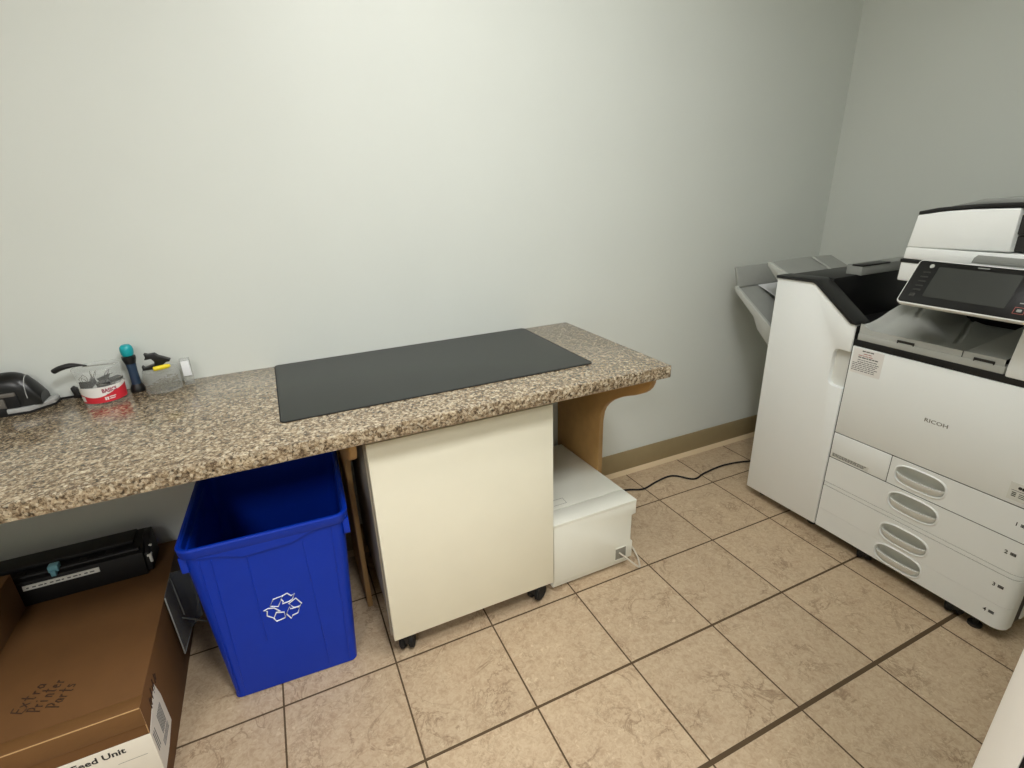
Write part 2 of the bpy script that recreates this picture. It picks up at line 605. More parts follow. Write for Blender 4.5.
# ================================================================ WHITE BOX PRINTER ON THE FLOOR
pr = thing('printer', 'white box-shaped printer on the floor beside the rolling cabinet', 'printer', (1.0, -.29, 0))
b = MB()
SH = Matrix(((1, -.05, 0, -.05 * .53), (0, 1, 0, 0), (0, 0, 1, 0), (0, 0, 0, 1)))     # the printer stands a little askew
b.prism([(.852, .034), (1.1700, .034), (1.1700, .100), (1.1610, .106), (1.1610, .210), (1.1775, .214), (1.1775, .2595), (.852, .2595)], 'y', -.530, -.06, .0015, T=SH)
b.prism([(.852, .012), (1.162, .012), (1.162, .036), (.852, .036)], 'y', -.522, -.07, .003, T=SH)
for x in (.88, 1.14):
    for y in (-.49, -.12):
        b.lathe([(0, 0), (.014, 0), (.014, .014), (0, .014)], (x, y, 0), 16)
b.build('body', 'printer', pr)
b = MB()
b.prism([(.850, -.5305), (1.1780, -.5305), (1.1742, -.455), (.850, -.455)], 'z', .2585, .2695, .002)
b.prism([(.850, -.453), (1.1741, -.453), (1.1542, -.055), (.850, -.055)], 'z', .2585, .2692, .001)
b.build('top_cover', 'printer', pr)
b = MB()
b.box(.905, .955, -.405, -.404, .2694, .2699, 0)
b.box(.905, .955, -.436, -.435, .2694, .2699, 0)
b.box(.9545, .9555, -.436, -.404, .2694, .2699, 0)
b.build('panel_seam', 'printer_dark', pr)
b = MB()
b.box(.95, .99, -.16, -.10, .2695, .2705, .0005)
b.box(.955, .985, -.15, -.13, .2705, .2735, .001)
b.build('latch', 'tray_light', pr)
b = MB()
b.box(1.140, 1.1562, -.46, -.38, .115, .200, .001)
b.build('side_grip', 'printer_dark', pr)
b = MB()
b.box(1.100, 1.143, -.5308, -.529, .040, .088, .0005, slot=0)
b.box(1.098, 1.145, -.5315, -.529, .086, .090, .0005, slot=1)
b.box(1.098, 1.145, -.5315, -.529, .037, .041, .0005, slot=1)
b.box(1.143, 1.146, -.5315, -.529, .037, .090, .0005, slot=1)
b.build('power_socket', ['printer_dark', 'printer'], pr)
b = MB()
b.tube(catmull([(1.114, -.530, .068), (1.135, -.550, .050), (1.165, -.568, .020), (1.185, -.560, .0045), (1.205, -.52, .012), (1.205, -.47, .035), (1.185, -.43, .055), (1.163, -.41, .06)], 7), .0033, 8)
b.build('power_cord', 'beige_cord', pr)

# ================================================================ RECYCLING BIN
BINW = Matrix.Translation((.043, -.494, 0)) @ Matrix.Rotation(math.radians(-2.8), 4, 'Z')
bn = thing('recycling_bin', 'tall blue plastic recycling bin standing open under the counter', 'bin', (.043, -.494, 0), math.radians(-2.8))
HB = .525
def bin_loop(z, off=0., r=.03):
    t = z / HB
    hw = .163 + (.186 - .163) * t + off
    y0 = -.033 * t - off
    y1 = .36 + .035 * t + off
    cx = .009 * t
    return [(x, y, z) for x, y in rrect(2 * hw, y1 - y0, r, 6, cx, (y0 + y1) / 2)]
b = MB()
loops = [bin_loop(.003, -.001, .018), bin_loop(0.0, -.006, .014)][::-1] + [bin_loop(z) for z in (.012, .15, .3, .44)]
loops += [bin_loop(.498, .0005, .03), bin_loop(.4985, .0065, .034), bin_loop(.502, .0085, .036), bin_loop(.5215, .0098, .037), bin_loop(.5255, .0075, .035), bin_loop(.526, .002, .030), bin_loop(.522, -.003, .027)]
loops += [bin_loop(z, -.004, .027) for z in (.44, .3, .15, .012)]
b.loft(loops)
b.build('shell', 'blue', bn, local=True)
def fy(z, o=.0012):
    return -.033 * z / HB - o
b = MB()
ap = [(-.150, .500), (-.135, .494), (-.095, .488), (-.048, .471), (.064, .477), (.108, .495), (.140, .500), (.155, .500)]
def ap_z(x):
    for (xa, za), (xb, zb) in zip(ap, ap[1:]):
        if xa <= x <= xb:
            return za + (zb - za) * (x - xa) / (xb - xa)
    return .5
b.grid(lambda s, t: (-.15 + .305 * s, fy(.5 + (ap_z(-.15 + .305 * s) - .5) * t, .0062), .5 + (ap_z(-.15 + .305 * s) - .5) * t), 44, 3)
b.grid(lambda s, t: (-.15 + .305 * s, fy(ap_z(-.15 + .305 * s), .0062 * (1 - t)), ap_z(-.15 + .305 * s)), 44, 1)
b.build('front_lip', 'blue', bn, local=True)
for s_, x in ((-1, -.180), (1, .199)):
    b = MB()
    x0, x1 = (x - .004, x + .012) if s_ < 0 else (x - .012, x + .004)
    b.prism([(-.022, .498), (-.022, .455), (-.012, .447), (.30, .447), (.31, .455), (.31, .498)], 'x', x0, x1, .002)
    b.build('side_handle', 'blue', bn, local=True)
b = MB()
for (xa, za), (xb, zb) in (((-.118, .478), (-.134, .02)), ((-.142, .485), (-.152, .02)), ((.086, .470), (.087, .02)), ((.158, .492), (.142, .02)), ((-.043, .468), (-.050, .18))):
    b.tube([(xa, fy(za, .0002), za), (xb, fy(zb, .0002), zb)], .0016, 6)
b.build('moulded_ribs', 'blue', bn, local=True)
SYM = [[[-0.0222, 0.2911], [-0.0109, 0.3107], [0.0128, 0.3142], [-0.004, 0.2822]], [[0.0128, 0.3142], [0.0234, 0.3181], [0.0314, 0.3064], [0.0399, 0.3102], [0.0326, 0.2937], [0.0239, 0.289], [0.0069, 0.2876], [0.0104, 0.2943], [0.0065, 0.3039]], [[0.0405, 0.2939], [0.0515, 0.2716], [0.0441, 0.2614], [0.031, 0.2649], [0.0215, 0.2818]], [[0.047, 0.2652], [0.0375, 0.2424], [0.0244, 0.2394], [0.0193, 0.2298], [0.0104, 0.2502], [0.0221, 0.2718], [0.0228, 0.2633], [0.0329, 0.2625]], [[-0.0383, 0.2814], [-0.0277, 0.2852], [-0.0141, 0.2814], [-0.0026, 0.2653], [-0.0115, 0.2656], [-0.0203, 0.2479], [-0.0343, 0.2619], [-0.0314, 0.277]], [[-0.0118, 0.2641], [0.0062, 0.2585], [0.0061, 0.2386], [-0.016, 0.2345], [-0.0206, 0.2463]]]
b = MB()
for P in SYM:
    b.tube([(x, fy(z, .0004), z) for x, z in P], .0018, 6, closed=True)
o = b.build('recycling_symbol', 'mark', bn, local=True)
o['label'] = 'white outline recycling arrows printed on the front'

# ================================================================ CARDBOARD BOXES, DRUM UNIT, PLASTIC COVER
bx = thing('cardboard_box', 'large brown cardboard box on the floor with handwriting on its lid', 'box', (-.6, -.33, 0))
BT = .26
b = MB()
b.box(-1.02, -.2495, -.664, -.02, 0, BT - .003, .003)
b.build('carton', 'card', bx)
b = MB()
b.box(-1.02, -.2500, -.6635, -.021, BT - .0035, BT, .0008)
b.build('lid_flap', 'card', bx)
b = MB()
b.box(-1.02, -.249, -.6652, -.630, BT - .001, BT + .0006, .0003)
b.box(-1.02, -.249, -.6655, -.664, BT - .050, BT + .0004, .0003)
b.build('packing_tape', 'card_dark', bx)
b = MB()
b.tube([(-1.02, -.6648, BT - .0004), (-.2495, -.6648, BT - .0004)], .0014, 6)
b.tube([(-.2496, -.6645, BT - .001), (-.2496, -.6645, .183)], .0010, 6)
b.build('worn_edge', 'card_pale', bx)
b = MB()
b.box(-.62, -.2480, -.6662, -.6645, .03, .181, .0003)
b.build('front_label', 'label', bx)
b = MB()
b.add(text_bm('Paper Feed Unit', .0225, .158, .0005), 0, frame((-.457, -.6663, .1545), (1, 0, 0), (0, 0, 1)))
b.build('label_lettering', 'ink', bx)
b = MB()
b.add(text_bm('9', .021, None, .0005), 0, frame((-.380, -.6663, .126), (1, 0, 0), (0, 0, 1)))
b.build('label_numeral', 'ink', bx)
b = MB()
b.box(-.320, -.265, -.6664, -.6660, .128, .1288, 0)
b.build('label_rule', 'bar', bx)
b = MB()
b.prism([(-.664, .18), (-.560, .215), (-.545, .165), (-.540, .07), (-.600, .055), (-.664, .05)], 'x', -.2492, -.2483, 0)
b.build('side_label', 'label', bx)
b = MB()
for i in range(7):
    b.box(-.2486, -.2480, -.607 + i * .006, -.604 + i * .006, .105, .165, 0, slot=0)
for z0 in (.095, .088, .081):
    b.box(-.2486, -.2480, -.62, -.565, z0, z0 + .003, 0)
for y0 in (-.655, -.648, -.640):
    b.box(-.2486, -.2480, y0, y0 + .003, .11, .165, 0)
b.build('barcode', 'bar', bx)
b = MB()
PEN = {'E': [[(.55, .95), (.08, .88), (.0, .05), (.55, .0)], [(.04, .48), (.45, .52)]],
       'x': [[(.0, .5), (.45, .0)], [(.45, .52), (.0, .0)]],
       't': [[(.25, .95), (.2, .05), (.38, .0)], [(.0, .6), (.5, .62)]],
       'r': [[(.05, .5), (.08, .0)], [(.07, .3), (.25, .5), (.42, .46)]],
       'a': [[(.42, .42), (.15, .48), (.0, .2), (.15, .0), (.4, .15), (.43, .45), (.45, .0)]],
       'P': [[(.1, .95), (.05, .0)], [(.0, .92), (.45, .95), (.55, .7), (.4, .48), (.08, .42)]],
       'i': [[(.1, .5), (.12, .0)], [(.12, .75), (.14, .8)]],
       'n': [[(.05, .5), (.05, .0)], [(.05, .3), (.25, .5), (.4, .4), (.42, .0)]],
       'e': [[(.02, .25), (.4, .3), (.35, .48), (.12, .48), (.0, .2), (.15, .0), (.42, .05)]],
       's': [[(.4, .45), (.1, .48), (.08, .3), (.38, .2), (.35, .02), (.0, .04)]]}
for word, org, wd in (('Extra', (-.478, -.566), .076), ('Printer', (-.446, -.577), .082), ('Parts', (-.411, -.583), .062)):
    FW = frame((org[0], org[1], BT + .0005), (.36, .93, 0), (-.93, .36, 0))
    step = wd / len(word)
    for i, ch in enumerate(word):
        for stroke in PEN[ch]:
            b.tube([FW @ Vector((step * i + px_ * step * 1.35 + .15 * py_ * step, py_ * .031 + .0015 * ((i * 5) % 3), 0)) for px_, py_ in stroke], .0013, 5)
o = b.build('handwriting', 'marker', bx)
b = MB()
for i, (y, h) in enumerate(((-.612, .028), (-.604, .018), (-.590, .030), (-.575, .020), (-.566, .028), (-.548, .024), (-.540, .014))):
    b.tube([(-.2492, y, .196 + .002 * i), (-.2492, y + .004, .196 + .002 * i + h)], .0016, 6)
    b.tube([(-.2492, y, .21), (-.2492, y + .008, .214 + .001 * i)], .0012, 6)
b.build('side_scribble', 'marker', bx)

sb = thing('cardboard_box', 'small brown carton sitting on the large cardboard box at the far left', 'box', (-.76, -.31, BT))
b = MB()
b.box(-.93, -.588, -.47, -.176, BT + .0008, BT + .113, .003)
b.build('carton', 'card', sb)
b = MB()
b.box(-.93, -.589, -.471, -.322, BT + .1115, BT + .115, .0008)
b.box(-.93, -.589, -.320, -.176, BT + .1115, BT + .115, .0008)
b.build('lid_flap', 'card', sb)

DU = 0
du = thing('drum_unit', 'long black printer drum unit lying on the large box against the wall', 'printer part', (-.5, -.11, BT))
b = MB()
b.prism([(-.172, BT + .001), (-.164, BT + .072), (-.140, BT + .078), (-.110, BT + .085), (-.052, BT + .088), (-.045, BT + .02), (-.06, BT + .001)], 'x', -.86, -.306, .003)
b.box(-.84, -.33, -.125, -.060, BT + .084, BT + .096, .003)
b.prism([(-.165, BT + .006), (-.155, BT + .06), (-.10, BT + .092), (-.06, BT + .092), (-.06, BT + .006)], 'x', -.312, -.292, .004)
for x in (-.80, -.74, -.66, -.60, -.53, -.46, -.40):
    b.box(x, x + .022, -.145, -.120, BT + .062, BT + .083, .003)
b.tube([(-.845, -.150, BT + .079), (-.315, -.150, BT + .079)], .006, 12)
b.build('housing', 'drum_black', du)
b = MB()
b.prism([(-.1684, BT + .0480), (-.1668, BT + .0620), (-.160, BT + .0620), (-.160, BT + .0480)], 'x', -.583, -.412, 0)
o = b.build('strip_label', 'strip', du)
o['label'] = 'narrow white printed strip'
b = MB()
for i in range(12):
    x = -.575 + i * .0128
    b.prism([(-.1684, BT + .0530), (-.1680, BT + .0562), (-.166, BT + .0562), (-.166, BT + .0530)], 'x', x, x + (.005 + .005 * ((i * 7) % 3) / 2), 0)
b.build('strip_print', 'bar', du)
b = MB()
b.box(-.522, -.498, -.162, -.140, BT + .078, BT + .098, .003)
b.box(-.516, -.504, -.169, -.155, BT + .070, BT + .086, .002)
b.build('lever', 'cyan', du)
b = MB()
b.box(-.300, -.289, -.160, -.145, BT + .050, BT + .056, .001)
b.box(-.296, -.289, -.160, -.153, BT + .030, BT + .052, .001)
b.box(-.296, -.288, -.135, -.128, BT + .068, BT + .073, .001)
b.build('connector', 'strip', du)

pc = thing('plastic_cover', 'smoky grey clear plastic cover wedged between large cardboard box and blue bin', 'plastic cover', (-.22, -.3, 0))
b = MB()
b.grid(lambda s, t: Vector((-.243, -.222, .278)).lerp(Vector((-.243, -.334, .278)), s).lerp(Vector((-.225, -.262, .098)).lerp(Vector((-.228, -.372, .112)), s), t), 6, 6, thick=.002)
b.build('sheet', 'smoke', pc)
b = MB()
b.grid(lambda s, t: Vector((-.243, -.222, .278)).lerp(Vector((-.205, -.180, .25)), s).lerp(Vector((-.225, -.262, .098)).lerp(Vector((-.195, -.23, .11)), s), t), 4, 4, thick=.002)
b.build('side_wing', 'smoke', pc)
b = MB()
b.tube([(-.240, -.335, .279), (-.226, -.373, .111)], .0016, 6)
b.tube([(-.226, -.373, .111), (-.224, -.263, .097)], .0014, 6)
b.tube([(-.242, -.238, .27), (-.225, -.28, .165)], .0016, 6)
b.build('rim', 'tray', pc)
b = MB()
b.tube([(-.228, -.29, .165), (-.205, -.26, .12), (-.19, -.235, .085)], .0045, 8, flat=.5)
b.build('strap', 'tray', pc)

# ================================================================ STATIONERY ON THE COUNTER
hp = thing('hole_punch', 'black and silver desktop hole punch at the far left of the counter', 'hole punch', (-.56, -.045, CT))
b = MB()
bo = [(-.72, -.088), (-.456, -.088), (-.412, -.046), (-.412, -.006), (-.72, -.006)]
b.prism(bo, 'z', CT + .003, CT + .017, .003)
b.build('base', 'punch_silver', hp)
b = MB()
b.prism([(x + (.002 if i in (1, 2, 3) else 0), y - .002 if y < -.05 else y) for i, (x, y) in enumerate(bo)], 'z', CT, CT + .006, .001)
b.box(-.528, -.500, -.0915, -.05, CT + .004, CT + .0205, .003)
b.build('rubber_foot', 'rubber', hp)
b = MB()
# arched cover: section along x, rounding down at the right end
def arch(s, t):
    a = math.pi * t
    x = -.72 + .290 * s
    e = (max(0, (s - .76) / .24)) ** 3.2
    h = .088 * (1 - .70 * e)
    y = -.042 - .036 * math.cos(a) * (1 - .15 * e)
    return (x, y, CT + .016 + max(0, h * max(0, math.sin(a)) ** .6))
b.grid(arch, 40, 22)
b.grid(lambda s, t: (-.430, -.042 - .0306 * math.cos(math.pi * t) * s, CT + .016 + .0264 * s * max(0, math.sin(math.pi * t)) ** .6), 4, 22)
b.build('handle', 'black_gloss', hp)
b = MB()
b.tube([tuple(Vector(arch(.915, k / 24)) + Vector((.0, -.0008 * math.cos(math.pi * k / 24), .0008 * math.sin(math.pi * k / 24)))) for k in range(1, 24)], .0011, 6)
b.build('trim_line', 'punch_silver', hp)
for x0, x1, zz in ((-.60, -.552, .052), (-.500, -.472, .050)):
    b = MB()
    b.box(x0, x1, -.0815, -.02, CT + .016, CT + zz, .003)
    b.build('punch_head', 'rubber', hp)
b = MB()
b.box(-.552, -.500, -.0825, -.03, CT + .016, CT + .045, .004)
b.box(-.58, -.475, -.0815, -.03, CT + .047, CT + .058, .003)
b.build('punch_bracket', 'punch_grey', hp)

lo_ = thing('letter_opener', 'black-handled letter opener lying across the rim of the red-labelled jar', 'letter opener', (-.33, -.064, CT + .0955))
b = MB()
pts = catmull([(-.393, -.058, .868), (-.387, -.058, .8715), (-.372, -.059, .8775), (-.350, -.060, .8810), (-.330, -.061, .8790), (-.316, -.062, .8755)], 6)
rs = [(.0015, .0048, .0066, .0078)[i] if i < 4 else .0088 if i < 18 else max(.0026, .0088 - .0007 * (i - 17)) for i in range(len(pts))]
b.tube(pts, rs, 12, flat=.8)
b.build('grip', 'black', lo_)
b = MB()
b.prism([(-.326, -.0655), (-.262, -.0745), (-.243, -.0745), (-.258, -.066), (-.325, -.058)], 'z', .8735, .8752, .0004)
b.build('blade', 'metal', lo_)

ce = thing('cable_end', 'short black cable with an upright plug at the wall left of the jar', 'cable', (-.39, -.012, CT))
b = MB()
b.tube(catmull([(-.47, -.006, CT + .0035), (-.43, -.009, CT + .0035), (-.395, -.010, CT + .0035), (-.374, -.012, CT + .005)], 6), .0032, 8)
b.build('lead', 'rubber', ce)
b = MB()
b.prism([(-.377, CT), (-.382, CT + .030), (-.376, CT + .034), (-.366, CT + .026), (-.362, CT)], 'y', -.020, -.005, .002)
b.build('plug', 'black', ce)

jr = thing('jar', 'round clear plastic jar with a red and white label', 'jar', (-.296, -.066, CT))
b = MB()
c = (-.296, -.066, CT + .0006)
b.lathe([(.0, .001), (.044, .001), (.0475, .003), (.050, .055), (.0530, .086), (.0545, .090), (.0545, .094), (.0530, .0945)], c, 48)
b.tube([(c[0] + .0538 * math.cos(2 * math.pi * k / 48), c[1] + .0538 * math.sin(2 * math.pi * k / 48), c[2] + .0945) for k in range(48)], .0011, 6, closed=True)
b.build('vessel', 'clear', jr)
def band(rf, a0, a1, z0f, z1f, n=40):
    return lambda s, t: (c[0] + rf(z0f(s) + (z1f(s) - z0f(s)) * t) * math.cos(a0 + (a1 - a0) * s),
                         c[1] + rf(z0f(s) + (z1f(s) - z0f(s)) * t) * math.sin(a0 + (a1 - a0) * s), c[2] + z0f(s) + (z1f(s) - z0f(s)) * t)
rj = lambda z: .0477 + (z / .055) * .0026 if z < .055 else .0503
A0, A1 = math.radians(180), math.radians(372)
dip = lambda s: .028 - .008 * abs(math.cos(math.pi * (s - .42))) ** 6 + .014 * max(0, (s - .55) / .45)
b = MB()
b.grid(band(lambda z: rj(z) + .0003, A0, A1, lambda s: .004, dip), 48, 4, thick=-.0003)
b.build('red_label', 'red', jr)
b = MB()
b.grid(band(lambda z: rj(z) + .0003, A0, A1, dip, lambda s: .0475), 48, 4, thick=-.0003)
b.build('white_band', 'white_label', jr)
b = MB()
tb = text_bm('BASICS', .0145, .034, .0005)
for v in tb.verts:
    a = math.radians(280) + v.co.x / .050
    z = .0315 + v.co.y
    r = rj(z) + .0008 + v.co.z
    v.co = Vector((c[0] + r * math.cos(a), c[1] + r * math.sin(a), c[2] + z))
b.add(tb)
b.build('label_lettering', 'crimson', jr)
def print_patch(name, items):
    k = MB()
    for a, wd, z0, z1 in items:
        k.grid(band(lambda z: rj(z) + .0008, math.radians(a), math.radians(a + wd), lambda s: z0, lambda s: z1), 6, 1)
    k.build(name, 'white_label', jr)
print_patch('count_print', ((282, 4.2, .010, .0185),))
print_patch('count_print', ((287.5, 4.2, .010, .0185),))
print_patch('small_print', ((294, 18, .0165, .019),))
print_patch('small_print', ((294, 15, .0115, .0138),))
print_patch('corner_patch', ((204, 22, .009, .023),))

def clip(x, y, z, rx, rz, lab):
    x += .007
    t = thing('binder_clip', lab, 'binder clip', (x, y, z), 0, 'binder clips in the jar')
    R = Matrix.Translation((x, y, z)) @ Matrix.Rotation(rz, 4, 'Z') @ Matrix.Rotation(rx, 4, 'X')
    k = MB(R)
    k.prism([(-.008, 0), (.008, 0), (.0012, .017), (-.0012, .017)], 'x', -.015, .015, .0008)
    k.build('spring_body', 'black', t)
    k = MB(R)
    for s in (-1, 1):
        k.tube([(-.007, s * .0016, .016), (-.007, s * .005, .028), (0, s * .006, .036), (.007, s * .005, .028), (.007, s * .0016, .016)], .0008, 6)
    k.build('wire_handle', 'metal', t)
CL = 'black binder clip with wire loops inside the red-labelled jar'
clip(-.327, -.092, CT + .048, .3, -.3, CL)
clip(-.290, -.098, CT + .052, 1.2, .2, CL)
clip(-.300, -.060, CT + .055, .9, 1.2, CL)
clip(-.272, -.072, CT + .054, 1.4, .9, CL)
clip(-.325, -.052, CT + .044, .2, 2.0, CL)
clip(-.305, -.085, CT + .030, 1.5, .7, CL)
clip(-.285, -.055, CT + .028, 1.3, 2.6, CL)
clip(-.322, -.070, CT + .012, 1.5, 1.9, CL)

gb = thing('glue_bottle', 'slim dark blue bottle with rounded teal cap beside the red-labelled jar', 'bottle', (-.228, -.036, CT))
b = MB()
b.lathe([(.0118, .018), (.0122, .024), (.0112, .06), (.0132, .088), (.012, .09)], (-.226, -.036, CT), 32)
b.build('body', 'navy', gb)
b = MB()
b.lathe([(0, 0), (.0175, 0), (.0185, .003), (.0175, .011), (.0125, .022), (0, .022)], (-.226, -.036, CT), 32)
b.build('base', 'black', gb)
b = MB()
b.lathe([(0, .082), (.0128, .082), (.0165, .096), (.0165, .103), (.011, .105), (0, .105)], (-.226, -.036, CT), 32)
b.build('collar', 'black', gb)
b = MB()
b.lathe([(0, .104), (.0125, .105), (.0152, .112), (.0158, .122), (.0145, .130), (.010, .1355), (0, .1375)], (-.226, -.036, CT), 32)
b.build('cap', 'teal', gb)

tb_ = thing('pin_tub', 'small clear round tub of pins beside the teal-capped bottle', 'tub', (-.157, -.062, CT))
b = MB()
cc = (-.157, -.062, CT + .0006)
b.lathe([(0, .001), (.043, .001), (.0455, .003), (.0455, .046), (.044, .050), (.0425, .060)], cc, 44)
b.build('vessel', 'film', tb_)
b = MB()
b.lathe([(.0425, .0595), (.0425, .062), (.039, .063), (0, .063)], cc, 44)
b.build('lid', 'film', tb_)
pn = MB()
rnd = random.Random(3)
for i in range(420):
    a, r = rnd.random() * 6.283, .041 * math.sqrt(rnd.random())
    z = cc[2] + .006 + .030 * rnd.random() ** 1.5 * (.62 + .5 * math.cos(a - .3) * r / .041)
    p = Vector((cc[0] + r * math.cos(a), cc[1] + r * math.sin(a), z))
    dv = Vector((rnd.uniform(-1, 1), rnd.uniform(-1, 1), rnd.uniform(-.5, .5))).normalized() * .0035
    q = p + dv
    if (q.x - cc[0]) ** 2 + (q.y - cc[1]) ** 2 < .0415 ** 2 and (p - dv - Vector(cc)).xy.length < .0415:
        pn.tube([p - dv, q], .0009, 4)
o = pn.build('pins', 'steel', None, loc=(cc[0], cc[1], CT))
tag(o, 'heap of small metal pins inside the clear tub', 'pins', kind='stuff')

sr = thing('staple_remover', 'black staple remover with open jaws lying on the pin tub', 'staple remover', (-.178, -.06, CT + .064))
zt = CT + .0636
b = MB()
b.prism([(-.196, zt + .0005), (-.196, zt + .013), (-.191, zt + .007), (-.183, zt + .009), (-.140, zt + .020), (-.137, zt + .016), (-.160, zt + .0005)], 'y', -.070, -.050, .0008)
b.build('lower_jaw', 'black', sr)
b = MB()
b.prism([(-.186, zt + .030), (-.182, zt + .037), (-.184, zt + .047), (-.176, zt + .043), (-.160, zt + .044), (-.152, zt + .036), (-.126, zt + .022), (-.128, zt + .017), (-.150, zt + .016), (-.166, zt + .009), (-.164, zt + .022), (-.170, zt + .031), (-.180, zt + .030)], 'y', -.070, -.050, .0008)
b.build('upper_jaw', 'black', sr)
mk = thing('marker_pen', 'short yellow marker lying on the pin tub in front of the staple remover', 'marker', (-.15, -.08, CT + .064))
b = MB()
R = Matrix.Translation((-.166, -.092, zt + .0072)) @ Matrix.Rotation(.42, 4, 'Z') @ Matrix.Rotation(math.pi / 2, 4, 'Y')
b.lathe([(0, 0), (.0052, 0), (.0062, .002), (.0062, .034), (.0050, .038), (0, .038)], (0, 0, 0), 20, T=R)
b.build('barrel', 'yellow', mk)
b = MB()
b.lathe([(0, .038), (.0045, .038), (.0042, .041), (0, .041)], (0, 0, 0), 16, T=R)
b.build('tip_plug', 'yellow', mk)

tp = thing('label_dispenser', 'small clear plastic box with white paper standing right of the pin tub', 'box', (-.095, -.045, CT))
R = Matrix.Translation((-.097, -.042, CT + .0006)) @ Matrix.Rotation(.10, 4, 'Z')
b = MB(R)
b.box(-.0125, .0125, -.014, .014, 0, .005, .001)
b.box(-.0125, -.0115, -.014, .014, .005, .074, .0004)
b.box(.0115, .0125, -.014, .014, .005, .074, .0004)
b.box(-.0125, .0125, .013, .014, .005, .074, .0004)
b.box(-.0125, .0125, -.014, .014, .072, .074, .0004)
b.build('case', 'film', tp)
b = MB(R)
b.box(-.0105, .0105, -.0125, .010, .026, .071, .001)
b.build('paper_pad', 'paper', tp)
b = MB(R)
b.box(-.0115, .0115, -.019, -.0135, .010, .024, .002)
b.build('clip_front', 'film', tp)

# ================================================================ MULTIFUNCTION COPIER
XF = 1.895
cp = thing('copier', 'large white office copier with four paper drawers and touch screen', 'copier', (2.2, -1.0, 0))
YLc, YRc = -.7105, -1.292

def corner(x, r=.030, yl=YLc, yr=YRc, xb=None, n=7):
    """plan outline of a front panel: square left edge, rounded right corner"""
    xb = xb if xb is not None else x + .05
    pts = [(xb, yl), (x, yl)]
    for k in range(n + 1):
        a = math.pi / 2 * k / n
        pts.append((x + r - r * math.cos(a), yr + r - r * math.sin(a)))
    pts.append((xb, yr))
    return pts

b = MB()
b.prism(corner(XF + .027, .024, YLc - .001, YRc + .004, 2.0), 'z', .050, .752, 0, slot=1)
b.box(1.99, 2.575, YRc, YLc - .002, .05, .756, .004)
for z in (.4355, .3365):  # dark strips here and below paint the shade in the panel gaps
    b.prism(corner(XF + .0022, .027, YLc - .001, YRc + .0022), 'z', z - .003, z + .003, 0, slot=1)
for z in (.2341, .2200):
    b.prism(corner(XF + .0030, .027, YLc - .001, YRc + .003), 'z', z - .0016, z + .0016, 0, slot=1)
b.box(XF + .0022, XF + .04, -.9095, -.9025, .337, .435, 0, slot=1)
b.build('body', ['white', 'dark'], cp)

def oval(a, bb, th, n=3.0):
    cs, sn = math.cos(th), math.sin(th)
    return a * math.copysign(abs(cs) ** (2 / n), cs), bb * math.copysign(abs(sn) ** (2 / n), sn)

HY, HA, HBv = -.9965, .0700, .0322

def holed_panel(name, z0, z1, yl, hz):
    """drawer front with an oval opening and rounded right end, plus its handle"""
    k = MB()
    bm = bmesh.new()
    yf = -1.262
    ths = sorted(set([2 * math.pi * i / 56 for i in range(56)] + [math.atan2(zz - hz, yy - HY) % (2 * math.pi) for yy in (yl, yf) for zz in (z0, z1)]))
    inn, out, back = [], [], []
    for th in ths:
        oy, oz = oval(HA, HBv, th)
        inn.append(bm.verts.new((XF, HY + oy, hz + oz)))
        c_, s_ = math.cos(th), math.sin(th)
        ts = []
        if c_ > 1e-9: ts.append((yl - HY) / c_)
        if c_ < -1e-9: ts.append((yf - HY) / c_)
        if s_ > 1e-9: ts.append((z1 - hz) / s_)
        if s_ < -1e-9: ts.append((z0 - hz) / s_)
        t = min(ts)
        out.append(bm.verts.new((XF, HY + t * c_, hz + t * s_)))
        back.append(bm.verts.new((XF + .02, HY + t * c_, hz + t * s_)))
    n = len(ths)
    for i in range(n):
        j = (i + 1) % n
        bm.faces.new((inn[i], out[i], out[j], inn[j]))
        bm.faces.new((out[i], back[i], back[j], out[j]))
    bmesh.ops.recalc_face_normals(bm, faces=bm.faces)
    k.add(bm)
    pts = [(XF + .05, yf), (XF, yf)] + [(XF + .030 - .030 * math.cos(math.pi / 2 * q / 8), YRc + .030 - .030 * math.sin(math.pi / 2 * q / 8)) for q in range(9)] + [(XF + .05, YRc)]
    k.prism(pts, 'z', z0, z1, 0)
    dr = k.build(name, 'white', cp)
    # handle: bowl, raised rim and bulging grip
    k = MB()
    L = 48
    def ring(sc, x):
        return [(x, HY + oval(HA * sc, HBv * (sc if sc <= 1 else 1 + (sc - 1) * 2), 2 * math.pi * i / L)[0], hz + oval(HA * sc, HBv * (sc if sc <= 1 else 1 + (sc - 1) * 2), 2 * math.pi * i / L)[1]) for i in range(L)]
    k.loft([ring(1.0, XF), ring(.99, XF + .006), ring(.93, XF + .016), ring(.80, XF + .022), ring(.4, XF + .024)], caps=(False, True))
    k.build('handle_recess', 'handle_grey', dr)
    k = MB()
    k.loft([ring(1.085, XF + .0002), ring(1.06, XF - .0020), ring(1.03, XF - .0030), ring(1.01, XF - .0026), ring(.985, XF + .0015)], caps=(False, False))
    k.build('handle_rim', 'white', dr)
    k = MB()
    def grip(s, t):
        u = -1 + 2 * s
        au = min(.999, abs(u))
        lo = -HBv * .97 * (1 - au ** 2.5) ** (1 / 2.5)
        top = HBv * (-.10 + .16 * u * u)
        bul = (1 - au ** 4) ** .5
        if t <= .8:
            q = t / .8
            return (XF + .002 - .0105 * bul * math.sin(q * math.pi / 2) ** .8, HY + HA * .965 * u, hz + lo + (top - lo) * q)
        q = (t - .8) / .2
        return (XF + .002 - .0105 * bul + .010 * q, HY + HA * .965 * u, hz + top - .002 * q)
    k.grid(grip, 36, 15)
    k.build('handle', 'silver', dr)
    return dr

